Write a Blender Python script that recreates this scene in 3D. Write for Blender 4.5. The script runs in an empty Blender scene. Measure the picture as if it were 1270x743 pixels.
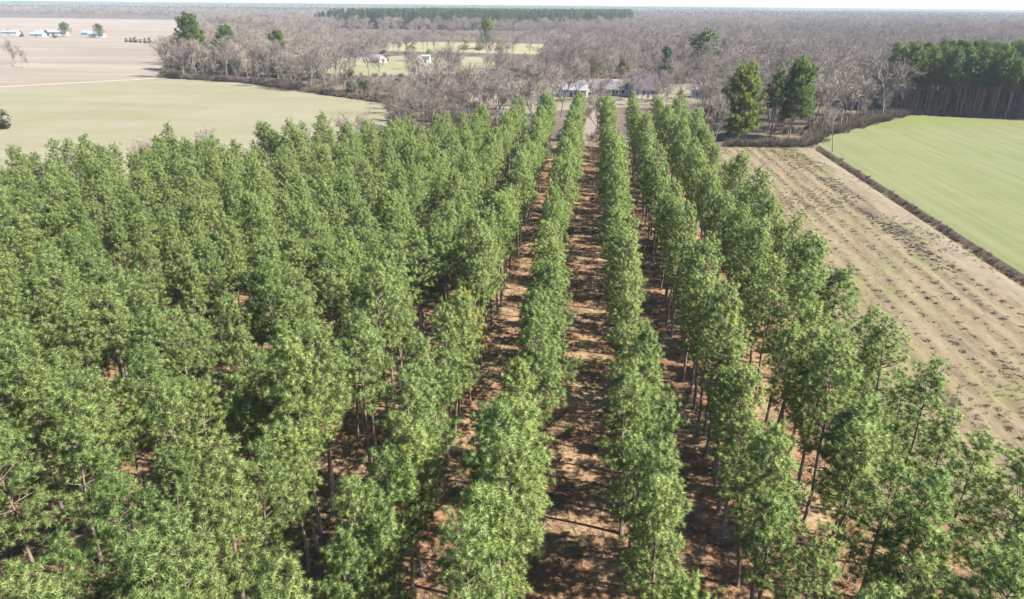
import bpy, math, random
import numpy as np
R = math.radians
C = bpy.context.scene
COL = C.collection

# ------------------------------------------------------------------ camera, sky, sun, exposure
F_PX, IMG_W, IMG_H, CAM_H = 880.0, 1270, 743, 34.0
PITCH, ROLL, YAW = R(22.638), R(0.5), R(5.916)
cam_d = bpy.data.cameras.new('camera')
cam_d.sensor_width = 36.0
cam_d.lens = 36.0 * F_PX / IMG_W
cam_d.clip_start, cam_d.clip_end = 0.5, 60000
cam = bpy.data.objects.new('camera', cam_d)
COL.objects.link(cam)
from mathutils import Matrix, Vector, noise
fw = Vector((-math.sin(YAW) * math.cos(PITCH), math.cos(YAW) * math.cos(PITCH), -math.sin(PITCH)))
r0 = Vector((math.cos(YAW), math.sin(YAW), 0)); u0 = r0.cross(fw)
rt = r0 * math.cos(ROLL) + u0 * math.sin(ROLL); up = rt.cross(fw)
M = Matrix(((rt.x, up.x, -fw.x, 0), (rt.y, up.y, -fw.y, 0), (rt.z, up.z, -fw.z, CAM_H), (0, 0, 0, 1)))
cam.matrix_world = M
C.camera = cam

SUN_AZ = Vector((1.0, -0.16)).normalized()
SUN_EL = R(45)
w = bpy.data.worlds.new('World'); C.world = w; w.use_nodes = True
nt = w.node_tree; nt.nodes.clear()
sky = nt.nodes.new('ShaderNodeTexSky'); sky.sky_type = 'NISHITA'; sky.sun_disc = False
sky.sun_elevation = SUN_EL; sky.sun_rotation = math.atan2(SUN_AZ.x, SUN_AZ.y)
sky.air_density = 0.7; sky.dust_density = 0.1; sky.ozone_density = 2.5
bg = nt.nodes.new('ShaderNodeBackground'); bg.inputs['Strength'].default_value = 0.09
wo = nt.nodes.new('ShaderNodeOutputWorld')
nt.links.new(sky.outputs[0], bg.inputs[0]); nt.links.new(bg.outputs[0], wo.inputs[0])
sd = bpy.data.lights.new('sun', 'SUN'); sd.energy = 4.8; sd.angle = R(0.55); sd.color = (1.0, 0.95, 0.87)
so = bpy.data.objects.new('sun', sd); COL.objects.link(so)
sv = Vector((SUN_AZ.x * math.cos(SUN_EL), SUN_AZ.y * math.cos(SUN_EL), math.sin(SUN_EL)))
so.rotation_euler = (-sv).to_track_quat('-Z', 'Y').to_euler(); so.location = sv * 300
vs = C.view_settings
vs.view_transform = 'Standard'; vs.look = 'None'; vs.gamma = 1.0; vs.use_curve_mapping = False
vs.exposure = 2.0
C.cycles.max_bounces = 6; C.cycles.diffuse_bounces = 3; C.cycles.transmission_bounces = 3
C.cycles.transparent_max_bounces = 4; C.cycles.volume_bounces = 0
C.cycles.use_denoising = True
C.cycles.denoiser = 'OPENIMAGEDENOISE'; C.cycles.denoising_input_passes = 'RGB_ALBEDO_NORMAL'; C.cycles.denoising_prefilter = 'ACCURATE'
C.cycles.sample_clamp_indirect = 4.0

def project(x, y, z):
    d = Vector((x, y, z - CAM_H)); k = d.dot(fw)
    if k < 0.5: return None
    return IMG_W / 2 + F_PX * d.dot(rt) / k, IMG_H / 2 - F_PX * d.dot(up) / k, k
def seen(x, y, z, mx=0, my=0):
    p = project(x, y, z)
    return p is not None and -mx < p[0] < IMG_W + mx and -my < p[1] < IMG_H + my

# ------------------------------------------------------------------ helpers
def setp(o, label=None, cat=None, group=None, kind=None):
    if label: o['label'] = label
    if cat: o['category'] = cat
    if group: o['group'] = group
    if kind: o['kind'] = kind
    return o
def mesh(name, v, f, mats, mi=None, smooth=False):
    me = bpy.data.meshes.new(name)
    me.from_pydata([tuple(p) for p in v], [], [tuple(q) for q in f])
    for m in (mats if isinstance(mats, (list, tuple)) else [mats]): me.materials.append(m)
    if mi is not None: me.polygons.foreach_set('material_index', mi)
    if smooth: me.polygons.foreach_set('use_smooth', [True] * len(me.polygons))
    me.update()
    return me
def link(name, me, parent=None):
    o = bpy.data.objects.new(name, me); COL.objects.link(o)
    if parent is not None: o.parent = parent
    return o
def empty(name, loc, rz=0.0, sc=1.0):
    o = bpy.data.objects.new(name, None); COL.objects.link(o)
    o.empty_display_size = 0.5
    o.location = loc; o.rotation_euler = (0, 0, rz)
    o.scale = (sc, sc, sc) if not isinstance(sc, tuple) else sc
    return o
class MB:
    def __init__(s): s.v = []; s.f = []; s.m = []
    def face(s, pts, m=0):
        n = len(s.v); s.v.extend(tuple(p) for p in pts); s.f.append(tuple(range(n, n + len(pts)))); s.m.append(m)
    def tube(s, pts, rad, sides=5, m=0, cap=False):
        n0 = len(s.v); k = len(pts)
        for i, p in enumerate(pts):
            a = pts[max(i - 1, 0)]; b = pts[min(i + 1, k - 1)]
            d = (Vector(b) - Vector(a)).normalized()
            e = d.cross(Vector((0.31, 0.95, 0.05))).normalized(); g = d.cross(e)
            for j in range(sides):
                t = 2 * math.pi * j / sides
                s.v.append(tuple(Vector(p) + (e * math.cos(t) + g * math.sin(t)) * rad[i]))
        for i in range(k - 1):
            for j in range(sides):
                q = (j + 1) % sides
                s.f.append((n0 + i * sides + j, n0 + i * sides + q, n0 + (i + 1) * sides + q, n0 + (i + 1) * sides + j)); s.m.append(m)
    def box(s, x0, y0, z0, x1, y1, z1, m=0):
        n = len(s.v)
        s.v += [(x0, y0, z0), (x1, y0, z0), (x1, y1, z0), (x0, y1, z0), (x0, y0, z1), (x1, y0, z1), (x1, y1, z1), (x0, y1, z1)]
        for q in ((0, 3, 2, 1), (4, 5, 6, 7), (0, 1, 5, 4), (1, 2, 6, 5), (2, 3, 7, 6), (3, 0, 4, 7)):
            s.f.append(tuple(n + i for i in q)); s.m.append(m)
    def me(s, name, mats, smooth=False):
        nr = getattr(s, 'nr', None)
        me = mesh(name, s.v, s.f, mats, s.m, smooth or bool(nr))
        if nr and len(nr) == len(s.v): me.normals_split_custom_set_from_vertices(nr)
        return me

# ------------------------------------------------------------------ materials
def new_mat(name):
    m = bpy.data.materials.new(name); m.use_nodes = True
    t = m.node_tree; t.nodes.clear()
    return m, t
def N(t, typ, **kw):
    n = t.nodes.new(typ)
    for k, v in kw.items():
        if k.startswith('i_'):
            n.inputs[k[2:].replace('_', ' ')].default_value = v
        else: setattr(n, k, v)
    return n
def ramp(t, fac, stops):
    n = t.nodes.new('ShaderNodeValToRGB'); cr = n.color_ramp
    while len(cr.elements) < len(stops): cr.elements.new(0.5)
    for e, (p, c) in zip(cr.elements, stops): e.position = p; e.color = (*c, 1)
    t.links.new(fac, n.inputs[0]); return n.outputs[0]
def mixc(t, fac, a, b, mode='MIX'):
    n = t.nodes.new('ShaderNodeMix'); n.data_type = 'RGBA'; n.blend_type = mode
    for s, v in ((n.inputs[0], fac), (n.inputs[6], a), (n.inputs[7], b)):
        if hasattr(v, 'is_output'): t.links.new(v, s)
        elif isinstance(v, (int, float)): s.default_value = v
        else: s.default_value = (*v, 1)
    return n.outputs[2]
def math_(t, op, a, b=0.0, clamp=False):
    n = t.nodes.new('ShaderNodeMath'); n.operation = op; n.use_clamp = clamp
    for s, v in zip(n.inputs, (a, b)):
        if hasattr(v, 'is_output'): t.links.new(v, s)
        else: s.default_value = v
    return n.outputs[0]
def maprange(t, v, a, b, c=0.0, d=1.0):
    n = t.nodes.new('ShaderNodeMapRange')
    t.links.new(v, n.inputs[0])
    for i, x in enumerate((a, b, c, d)): n.inputs[i + 1].default_value = x
    return n.outputs[0]
def coords(t, scale=(1, 1, 1), rot=0.0):
    tc = t.nodes.new('ShaderNodeTexCoord'); mp = t.nodes.new('ShaderNodeMapping')
    mp.inputs['Scale'].default_value = scale; mp.inputs['Rotation'].default_value = (0, 0, rot)
    t.links.new(tc.outputs['Object'], mp.inputs[0]); return mp.outputs[0]
def nz(t, scale, detail=3, rough=0.55, vec=None):
    n = t.nodes.new('ShaderNodeTexNoise'); n.inputs['Scale'].default_value = scale
    n.inputs['Detail'].default_value = detail; n.inputs['Roughness'].default_value = rough
    t.links.new(vec if vec is not None else coords(t), n.inputs['Vector']); return n.outputs['Fac']
def finish(t, col, rough=0.95, bump=None, bstr=0.3, bdist=0.1):
    b = t.nodes.new('ShaderNodeBsdfPrincipled'); o = t.nodes.new('ShaderNodeOutputMaterial')
    if hasattr(col, 'is_output'): t.links.new(col, b.inputs['Base Color'])
    else: b.inputs['Base Color'].default_value = (*col, 1)
    b.inputs['Roughness'].default_value = rough; b.inputs['Specular IOR Level'].default_value = 0.15
    if bump is not None:
        bm = t.nodes.new('ShaderNodeBump'); bm.inputs['Strength'].default_value = bstr; bm.inputs['Distance'].default_value = bdist
        t.links.new(bump, bm.inputs['Height']); t.links.new(bm.outputs[0], b.inputs['Normal'])
    t.links.new(b.outputs[0], o.inputs[0])
def foliage_mat(name, c1, c2, c3, trans=0.35):
    m, t = new_mat(name)
    oi = t.nodes.new('ShaderNodeObjectInfo')
    base = ramp(t, oi.outputs['Random'], [(0.0, c1), (0.5, c2), (1.0, c3)])
    n1 = nz(t, 0.9, 2); base = mixc(t, maprange(t, n1, 0.35, 0.65, 0, 0.5), base, mixc(t, 1.0, base, (1.07, 1.04, 0.9), 'MULTIPLY'))
    n2 = nz(t, 5.0, 1); base = mixc(t, maprange(t, n2, 0.55, 0.75, 0, 0.3), base, mixc(t, 1.0, base, (1.18, 1.05, 0.85), 'MULTIPLY'))
    base = mixc(t, 1.0, base, oi.outputs['Color'], 'MULTIPLY')
    d = t.nodes.new('ShaderNodeBsdfPrincipled'); d.inputs['Roughness'].default_value = 0.8; d.inputs['Specular IOR Level'].default_value = 0.12
    tr = t.nodes.new('ShaderNodeBsdfTranslucent'); ms = t.nodes.new('ShaderNodeMixShader'); o = t.nodes.new('ShaderNodeOutputMaterial')
    t.links.new(base, d.inputs['Base Color']); t.links.new(mixc(t, 1.0, base, (1.05, 1.12, 0.75), 'MULTIPLY'), tr.inputs['Color'])
    ms.inputs[0].default_value = trans
    t.links.new(d.outputs[0], ms.inputs[1]); t.links.new(tr.outputs[0], ms.inputs[2]); t.links.new(ms.outputs[0], o.inputs[0])
    return m
def wood_mat(name, c1, c2, var=0.0, scale=3.0):
    m, t = new_mat(name)
    oi = t.nodes.new('ShaderNodeObjectInfo')
    n = nz(t, scale, 3, 0.6, coords(t, (1, 1, 0.25)))
    c = ramp(t, n, [(0.3, c1), (0.7, c2)])
    if var:
        c = mixc(t, 1.0, c, ramp(t, oi.outputs['Random'], [(0.0, (1 - var, 1 - var, 1 - var)), (0.35, (1.05, 0.98, 0.92)), (0.7, (1, 1, 1)), (1.0, (1 + var, 1 + var * 0.9, 1 + var * 0.75))]), 'MULTIPLY')
    c = mixc(t, 1.0, c, oi.outputs['Color'], 'MULTIPLY')
    finish(t, c, 0.9)
    return m
def plain(name, c, rough=0.8, ns=0.0, amt=0.15):
    m, t = new_mat(name)
    if ns:
        col = mixc(t, maprange(t, nz(t, ns, 4), 0.3, 0.7), tuple(x * (1 - amt) for x in c), tuple(x * (1 + amt) for x in c))
    else: col = c
    finish(t, col, rough); return m

MAT_PINE = foliage_mat('pine_needles', (0.206, 0.281, 0.103), (0.224, 0.29, 0.106), (0.24, 0.297, 0.108), 0.3)
MAT_TALLPINE = foliage_mat('tall_pine_needles', (0.0749, 0.117, 0.0416), (0.0899, 0.138, 0.0462), (0.115, 0.153, 0.0509), 0.35)
MAT_BELT = foliage_mat('distant_needles', (0.0574, 0.0945, 0.0374), (0.0709, 0.111, 0.0417), (0.0911, 0.125, 0.046), 0.2)
MAT_BARK = wood_mat('pine_bark', (0.0932, 0.0673, 0.0539), (0.207, 0.165, 0.14), 0.15)
MAT_GREYBARK = wood_mat('grey_bark', (0.102, 0.0889, 0.0789), (0.186, 0.164, 0.148), 0.15)
MAT_TWIG = wood_mat('twigs', (0.158, 0.13, 0.11), (0.237, 0.205, 0.174), 0.34, 0.6)
MAT_BRUSH = wood_mat('brush', (0.074, 0.0592, 0.0444), (0.141, 0.111, 0.0814), 0.25, 0.8)
MAT_DARKBRUSH = wood_mat('ditch_brush', (0.0611, 0.0461, 0.0311), (0.133, 0.0987, 0.0643), 0.25, 1.2)
MAT_STRAW = wood_mat('dry_grass', (0.17, 0.118, 0.0629), (0.266, 0.2, 0.118), 0.2, 1.0)
MAT_CLOD = wood_mat('slash', (0.0518, 0.0407, 0.0311), (0.118, 0.0962, 0.074), 0.3, 1.5)
MAT_GRASS = foliage_mat('low_grass', (0.0814, 0.0999, 0.0333), (0.0962, 0.111, 0.0407), (0.118, 0.118, 0.0518), 0.3)
MAT_BUSH = foliage_mat('bush_leaves', (0.0296, 0.0407, 0.0185), (0.0407, 0.0518, 0.0222), (0.0518, 0.0518, 0.0259), 0.2)

# ------------------------------------------------------------------ ground sheets (the setting)
DX = 59.4                                         # the ditch runs along the rows at this x
def pine_edge(x):                                 # far end of the plantation
    xs = [-110, -86, -71.5, -61.6, -47, -38.5, -28.6, -20, -8, 30]
    ys = [73, 97, 114, 123, 138, 147, 151, 166, 184, 187]
    return float(np.interp(x, xs, ys))
def struct(name, v, f, m, smooth=False):
    o = link(name, mesh(name, v, f, m, None, smooth)); o['kind'] = 'structure'; return o
def sheet(name, poly, z, m):
    return struct(name, [(x, y, z) for x, y in poly], [tuple(range(len(poly)))], m)

def m_forest_floor():
    m, t = new_mat('woodland_floor')
    a = nz(t, 0.02, 4); b = nz(t, 0.35, 4)
    c = ramp(t, b, [(0.3, (0.0504, 0.0382, 0.0274)), (0.7, (0.0972, 0.0756, 0.0562))])
    c = mixc(t, maprange(t, a, 0.5, 0.62), c, (0.101, 0.0864, 0.054))
    finish(t, c); return m
def m_straw_floor():
    m, t = new_mat('pine_straw')
    a = nz(t, 0.16, 4, 0.6); b = nz(t, 1.6, 5, 0.7); s = nz(t, 1.0, 4, 0.6, coords(t, (0.5, 2.2, 1)))
    c = ramp(t, b, [(0.25, (0.099, 0.0475, 0.0242)), (0.5, (0.165, 0.0901, 0.0483)), (0.75, (0.231, 0.153, 0.0862))])
    c = mixc(t, maprange(t, a, 0.40, 0.60, 0, 0.85), c, ramp(t, s, [(0.3, (0.165, 0.104, 0.0552)), (0.7, (0.264, 0.192, 0.108))]))
    g = nz(t, 0.12, 3)
    c = mixc(t, math_(t, 'MULTIPLY', maprange(t, g, 0.56, 0.68), maprange(t, b, 0.4, 0.6, 0, 0.7)), c, (0.169, 0.153, 0.0572))
    finish(t, c, 0.95, b, 0.6, 0.15); return m
def m_brown_field():
    m, t = new_mat('harrowed_field')
    lanes = nz(t, 1.0, 5, 0.7, coords(t, (0.5, 0.06, 1))); fine = nz(t, 1.3, 5, 0.7, coords(t, (1.6, 0.55, 1)))
    big = nz(t, 0.045, 4); med = nz(t, 0.22, 4, 0.65, coords(t, (1, 0.4, 1)))
    c = ramp(t, fine, [(0.28, (0.0752, 0.0536, 0.0309)), (0.5, (0.119, 0.0927, 0.0543)), (0.72, (0.16, 0.124, 0.077))])
    c = mixc(t, maprange(t, lanes, 0.42, 0.6, 0, 0.6), c, (0.151, 0.12, 0.0756))
    c = mixc(t, maprange(t, lanes, 0.46, 0.36, 0, 0.5), c, (0.0793, 0.0607, 0.04))
    gr = math_(t, 'MULTIPLY', maprange(t, big, 0.47, 0.6), maprange(t, med, 0.42, 0.62))
    c = mixc(t, math_(t, 'MULTIPLY', gr, 0.7), c, (0.0986, 0.101, 0.0321))
    sep = t.nodes.new('ShaderNodeSeparateXYZ'); t.links.new(coords(t), sep.inputs[0])
    # pale worn track beside the ditch and the darker burnt strip next to it
    wob = math_(t, 'MULTIPLY', math_(t, 'SUBTRACT', nz(t, 0.06, 3), 0.5), 7.0); xx = math_(t, 'ADD', sep.outputs[0], wob)
    tr = math_(t, 'MULTIPLY', maprange(t, xx, 52.8, 54.8), maprange(t, xx, 57.8, 56.8))
    c = mixc(t, math_(t, 'MULTIPLY', tr, 0.6), c, ramp(t, fine, [(0.3, (0.137, 0.109, 0.077)), (0.7, (0.18, 0.15, 0.109))]))
    dk = math_(t, 'MULTIPLY', math_(t, 'MULTIPLY', maprange(t, xx, 47.5, 49.5), maprange(t, xx, 53.2, 51.8)), maprange(t, med, 0.46, 0.6))
    dk = math_(t, 'MULTIPLY', dk, math_(t, 'MULTIPLY', maprange(t, sep.outputs[1], 100, 115), maprange(t, sep.outputs[1], 158, 140)))
    c = mixc(t, math_(t, 'MULTIPLY', dk, 0.85), c, (0.0612, 0.0464, 0.0368))
    finish(t, c, 0.95, fine, 0.5, 0.2); return m
def m_crop(name, g1, g2, pale, rot, sx, sy, head=None):
    m, t = new_mat(name)
    s = nz(t, 1.0, 4, 0.6, coords(t, (sx, sy, 1), rot)); b = nz(t, 0.02, 4); fine = nz(t, 0.9, 4, 0.65)
    c = mixc(t, maprange(t, b, 0.35, 0.65), g1, g2)
    c = mixc(t, maprange(t, s, 0.40, 0.66, 0, 0.9), c, pale)
    c = mixc(t, maprange(t, nz(t, 0.035, 5, 0.7), 0.46, 0.66, 0, 0.55), c, pale)
    c = mixc(t, maprange(t, nz(t, 0.11, 5, 0.7, coords(t, (1, .35, 1), rot)), 0.4, 0.66, 0, 0.3), c, mixc(t, 1.0, c, (0.8, 0.84, 0.74), 'MULTIPLY'))
    c = mixc(t, maprange(t, fine, 0.3, 0.7, 0, 0.3), c, mixc(t, 1.0, c, (0.72, 0.74, 0.7), 'MULTIPLY'))
    if head:
        (px, py, nx, ny, wd), col = head
        sep = t.nodes.new('ShaderNodeSeparateXYZ'); t.links.new(coords(t), sep.inputs[0])
        dd = math_(t, 'ADD', math_(t, 'MULTIPLY', math_(t, 'SUBTRACT', sep.outputs[0], px), nx), math_(t, 'MULTIPLY', math_(t, 'SUBTRACT', sep.outputs[1], py), ny))
        dd = math_(t, 'ADD', dd, math_(t, 'MULTIPLY', math_(t, 'SUBTRACT', nz(t, 0.05, 3), 0.5), wd * 1.2))
        c = mixc(t, maprange(t, dd, wd, wd * 0.35, 0, 0.75), c, col)
    finish(t, c, 0.95, fine, 0.4, 0.08); return m
def m_far_field(name, c1, c2, c3):
    m, t = new_mat(name)
    s = nz(t, 1.0, 5, 0.6, coords(t, (0.005, 0.03, 1), R(-12))); b = nz(t, 0.15, 5, 0.65)
    c = ramp(t, s, [(0.3, c1), (0.5, c2), (0.68, c3)])
    c = mixc(t, maprange(t, b, 0.3, 0.7, 0, 0.3), c, mixc(t, 1.0, c, (0.75, 0.73, 0.7), 'MULTIPLY'))
    finish(t, c); return m

BIG = 26000
# one sheet to the horizon, with the ditch cut into it
gx = [-BIG, DX - 1.3, DX - 0.35, DX + 0.35, DX + 1.3, BIG]
gy = [-400, 30, 60, 90, 110, 130, 150, 170, 190, 196, BIG]
gv, gf = [], []
for j, y in enumerate(gy):
    for i, x in enumerate(gx):
        z = -0.6 if i in (2, 3) and j < 9 else 0.0
        gv.append((x, y, z))
nx_ = len(gx)
for j in range(len(gy) - 1):
    for i in range(nx_ - 1):
        a = j * nx_ + i; gf.append((a, a + 1, a + nx_ + 1, a + nx_))
g_ = struct('ground', gv, gf, m_forest_floor())
g_.data.materials.append(plain('ditch_bank', (0.115, 0.083, 0.055), .95, 1.2, .3))
for p_ in g_.data.polygons:
    if p_.index % (nx_ - 1) in (1, 2, 3): p_.material_index = 1

sheet('pine_straw_floor', [(-118, -40), (27.5, -40), (28.5, 189)] + [(x, pine_edge(x) + 2) for x in (24, 10, -8, -20, -28.6, -38.5, -47, -61.6, -71.5, -86, -110)] + [(-118, 60)], 0.02, m_straw_floor())

# harrowed strip: a real furrowed surface
def furrowed(x0, x1, y0, y1, nx, ny, fn):
    v, f = [], []
    for j in range(ny + 1):
        for i in range(nx + 1):
            x = x0 + (x1 - x0) * i / nx; y = y0 + (y1 - y0) * j / ny
            v.append((x, y, fn(x, y)))
    for j in range(ny):
        for i in range(nx):
            a = j * (nx + 1) + i; f.append((a, a + 1, a + nx + 2, a + nx + 1))
    return v, f
def fz(x, y):
    e = min(1.0, (x - 26.9) / 2.0, (57.9 - x) / 1.0, (191.5 - y) / 3.0); e = max(e, 0.0)
    lane = 0.065 * math.sin((x + 0.6 * noise.noise((x * 0.08, y * 0.02, 0))) * 2 * math.pi / 2.9) * (0.4 if x > 52.5 else 1)
    rg = 0.13 * noise.noise((x * 0.55, y * 0.33, 3.1)) + 0.09 * noise.noise((x * 1.4, y * 1.0, 7.7))
    return 0.06 + e * (0.22 + lane + rg)
v, f = furrowed(26.9, 57.9, 20, 191.5, 88, 300, fz)
struct('harrowed_field', v, f, m_brown_field(), True)

HEAD_R = ((109, 260, -0.74, -0.67, 16), (0.13, 0.16, 0.0389))
sheet('green_field', [(DX + 1.5, -60), (420, -60), (420, 232), (141, 252.5), (109, 259), (64, 207.5), (DX + 1.5, 197)], 0.03,
      m_crop('winter_wheat', (0.0883, 0.101, 0.0333), (0.103, 0.111, 0.0412), (0.13, 0.131, 0.0657), R(-12), 0.5, 0.014, ((109, 256, 0.22, -0.97, 26), (0.0928, 0.111, 0.0238))))
sheet('pale_green_field', [(-420, 60), (-118, 60.5)] + [(x, pine_edge(x) + 2.2) for x in (-110, -86, -71.5, -61.6, -47, -38.5, -28.6)] +
      [(-36, 155), (-52, 200), (-63, 235), (-72, 258), (-105, 280.4), (-156, 317.7), (-202.5, 331.4), (-246, 284), (-420, 190)], 0.03,
      m_crop('pale_crop', (0.139, 0.129, 0.0682), (0.151, 0.139, 0.0832), (0.174, 0.158, 0.108), R(35), 0.012, 0.06))
sheet('bare_tan_field', [(-420, 190.2), (-246, 284.2), (-202.5, 331.6), (-260, 440), (-330, 590), (-390, 700), (-560, 1060), (-758, 1385), (-1169, 1400), (-2600, 1400), (-1500, 190.2)], 0.03,
      m_far_field('tan_soil', (0.133, 0.107, 0.0792), (0.173, 0.143, 0.109), (0.216, 0.187, 0.153)))
sheet('field_margin', [(-420, 193), (-246, 287), (-202.5, 334), (-199, 331.6), (-246, 281), (-420, 187)], 0.06, plain('margin_soil', (0.233, 0.199, 0.16), 0.95, 0.3))
sheet('lawn', [(-25, 240), (2, 262), (40, 268), (62, 300), (58, 345), (20, 372), (-30, 360), (-55, 320), (-45, 268)], 0.03,
      m_crop('yard_grass', (0.117, 0.108, 0.0605), (0.138, 0.121, 0.0778), (0.173, 0.138, 0.104), 0.3, 0.05, 0.05))
sheet('meadow', [(-150, 372), (-112, 362), (-60, 380), (-50, 420), (-62, 500), (-120, 520), (-165, 470)], 0.03,
      m_crop('meadow_grass', (0.125, 0.134, 0.0518), (0.151, 0.149, 0.0734), (0.19, 0.168, 0.112), 0.8, 0.03, 0.03))
sheet('far_meadow', [(-160, 560), (-20, 540), (10, 600), (-30, 690), (-190, 700)], 0.04,
      m_crop('rough_grass', (0.147, 0.143, 0.0518), (0.177, 0.162, 0.0821), (0.216, 0.186, 0.13), 0.8, 0.03, 0.03))
sheet('distant_field', [(-2600, 2450), (-900, 2350), (350, 2300), (400, 2900), (-900, 3300), (-2600, 3300)], 0.3,
      m_far_field('stubble', (0.173, 0.166, 0.121), (0.199, 0.186, 0.143), (0.225, 0.205, 0.164)))
sheet('distant_bare_field', [(700, 3600), (3600, 3300), (4200, 4300), (900, 4400)], 0.3,
      m_far_field('stubble_b', (0.173, 0.166, 0.121), (0.199, 0.186, 0.143), (0.225, 0.205, 0.164)))
road_m = plain('worn_gravel', (0.147, 0.119, 0.0907), 0.95, 0.4)
sheet('farm_track', [(-4.2, 188), (-0.2, 188), (3.5, 230), (7, 262), (8, 284), (3.5, 284), (2.5, 262), (-1, 230)], 0.05, road_m)
sheet('road', [(-40, 351), (20, 342), (90, 330), (90, 334), (20, 346), (-40, 355)], 0.08, plain('asphalt', (0.13, 0.121, 0.117), 0.9, 0.5))

# ------------------------------------------------------------------ tree generators
def tuft(mb, rng, p, ax, n, ln, wd, spread=1.5, m=0):
    ax = ax.normalized(); e = ax.cross(Vector((0.3, 0.2, 0.9))).normalized(); g = ax.cross(e)
    nr = mb.__dict__.setdefault('nr', [])
    for _ in range(n):
        a = rng.uniform(0, 6.283); th = spread * math.sqrt(rng.random())
        d = ax * math.cos(th) + (e * math.cos(a) + g * math.sin(a)) * math.sin(th)
        s = d.cross(Vector((rng.uniform(-1, 1), rng.uniform(-1, 1), rng.uniform(-1, 1))))
        if s.length < 1e-3: continue
        s = s.normalized() * wd * 0.5; l = ln * rng.uniform(0.7, 1.15)
        b = p + d * 0.03
        mb.face((b - s, b + s, b + d * l), m)
        q = d * .45 + ax * .75                       # needles of one shoot shade as a rounded tuft
        nr += [tuple((q - s.normalized() * .25).normalized()), tuple((q + s.normalized() * .25).normalized()), tuple((d * .7 + ax * .5).normalized())]
def make_pine(seed, h=13.0, cb=0.42, rad=2.4, needles=60, ln=0.26, wd=0.02, dens=1.0, rt_=0.135, step=0.47, mat=MAT_PINE, top=0.42, clump=0.15, bark=MAT_BARK, name='pine', skew=0.0):
    rng = random.Random(seed)
    tr, cr = MB(), MB()
    bend = Vector((rng.uniform(-.6, .6), rng.uniform(-.6, .6), 0))
    def axis(z):
        t = z / h
        return Vector((bend.x * t * t + 0.06 * math.sin(z * 1.1 + seed), bend.y * t * t + 0.06 * math.cos(z * 0.9 + seed), z))
    zs = [0, h * .03, h * .2, h * .4, h * .6, h * .8, h * .97]
    tr.tube([axis(z) for z in zs], [rt_ * 1.35, rt_, rt_ * .9, rt_ * .76, rt_ * .55, rt_ * .3, rt_ * .08], 7)
    z = h * cb; ph = rng.uniform(0, 6.28)
    lobes = [(rng.uniform(0, 6.28), rng.uniform(0.75, 1.2)) for _ in range(5)]
    while z < h - 0.25:
        t = (z - h * cb) / (h * (1 - cb))
        shp = min(0.62 + 1.5 * t, 1.0) * (1 - t) ** top + 0.10
        nb = rng.choice((3, 4, 4, 5)) if t < 0.85 else 3
        for k in range(nb):
            ph += 2.4 + rng.uniform(-.35, .35)
            lob = 1.0 + skew * math.cos(ph)
            for la, lv in lobes: lob *= 1 + (lv - 1) * max(0, math.cos(ph - la)) ** 2
            L = rad * shp * lob * rng.uniform(0.68, 1.15)
            if rng.random() < 0.07: L *= 0.45
            e0 = R(-4 + 55 * t ** 1.3 + rng.uniform(-10, 12)); e1 = e0 + R(28)
            hd = Vector((math.cos(ph), math.sin(ph), 0))
            p0 = axis(z); pts = [p0]; nseg = 4; d = None
            for i in range(nseg):
                e = e0 + (e1 - e0) * i / (nseg - 1)
                d = hd * math.cos(e) + Vector((0, 0, math.sin(e)))
                pts.append(pts[-1] + d * L / nseg)
            tr.tube([pts[0], pts[2], pts[4]], [0.035 * rt_ / .135 * (0.5 + L / 3), 0.02 * rt_ / .135, 0.006], 3)
            # clumps of shoots towards the branch end
            ncl = max(2, int(L * 6.4 * dens + 0.5))
            for c in range(ncl):
                u = 1.0 - 0.62 * (c / ncl) ** 1.1
                fi = u * nseg; i0 = min(int(fi), nseg - 1); q = pts[i0].lerp(pts[i0 + 1], fi - i0)
                side = Vector((-hd.y, hd.x, 0)) * rng.uniform(-1, 1) * (0.22 + 0.32 * L * (1 - abs(u - 0.6)))
                q = q + side * 0.75 + Vector((0, 0, rng.uniform(-0.08, 0.22)))
                o = Vector((rng.gauss(0, clump), rng.gauss(0, clump), rng.gauss(0.03, clump * .75)))
                ax = d * 0.5 + side * 0.4 + Vector((rng.uniform(-.4, .4), rng.uniform(-.4, .4), 0.9))
                tuft(cr, rng, q + o, ax, needles, ln * rng.uniform(.8, 1.15), wd, 2.1)
        z += step * rng.uniform(0.8, 1.2)
    tip = axis(h * 0.97)
    for _ in range(6): tuft(cr, rng, tip + Vector((rng.gauss(0, .15), rng.gauss(0, .15), rng.uniform(-.3, .15))), Vector((0, 0, 1)), needles, ln, wd, 1.4)
    return tr.me(name + '_trunk', bark, True), cr.me(name + '_crown', mat)

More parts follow.
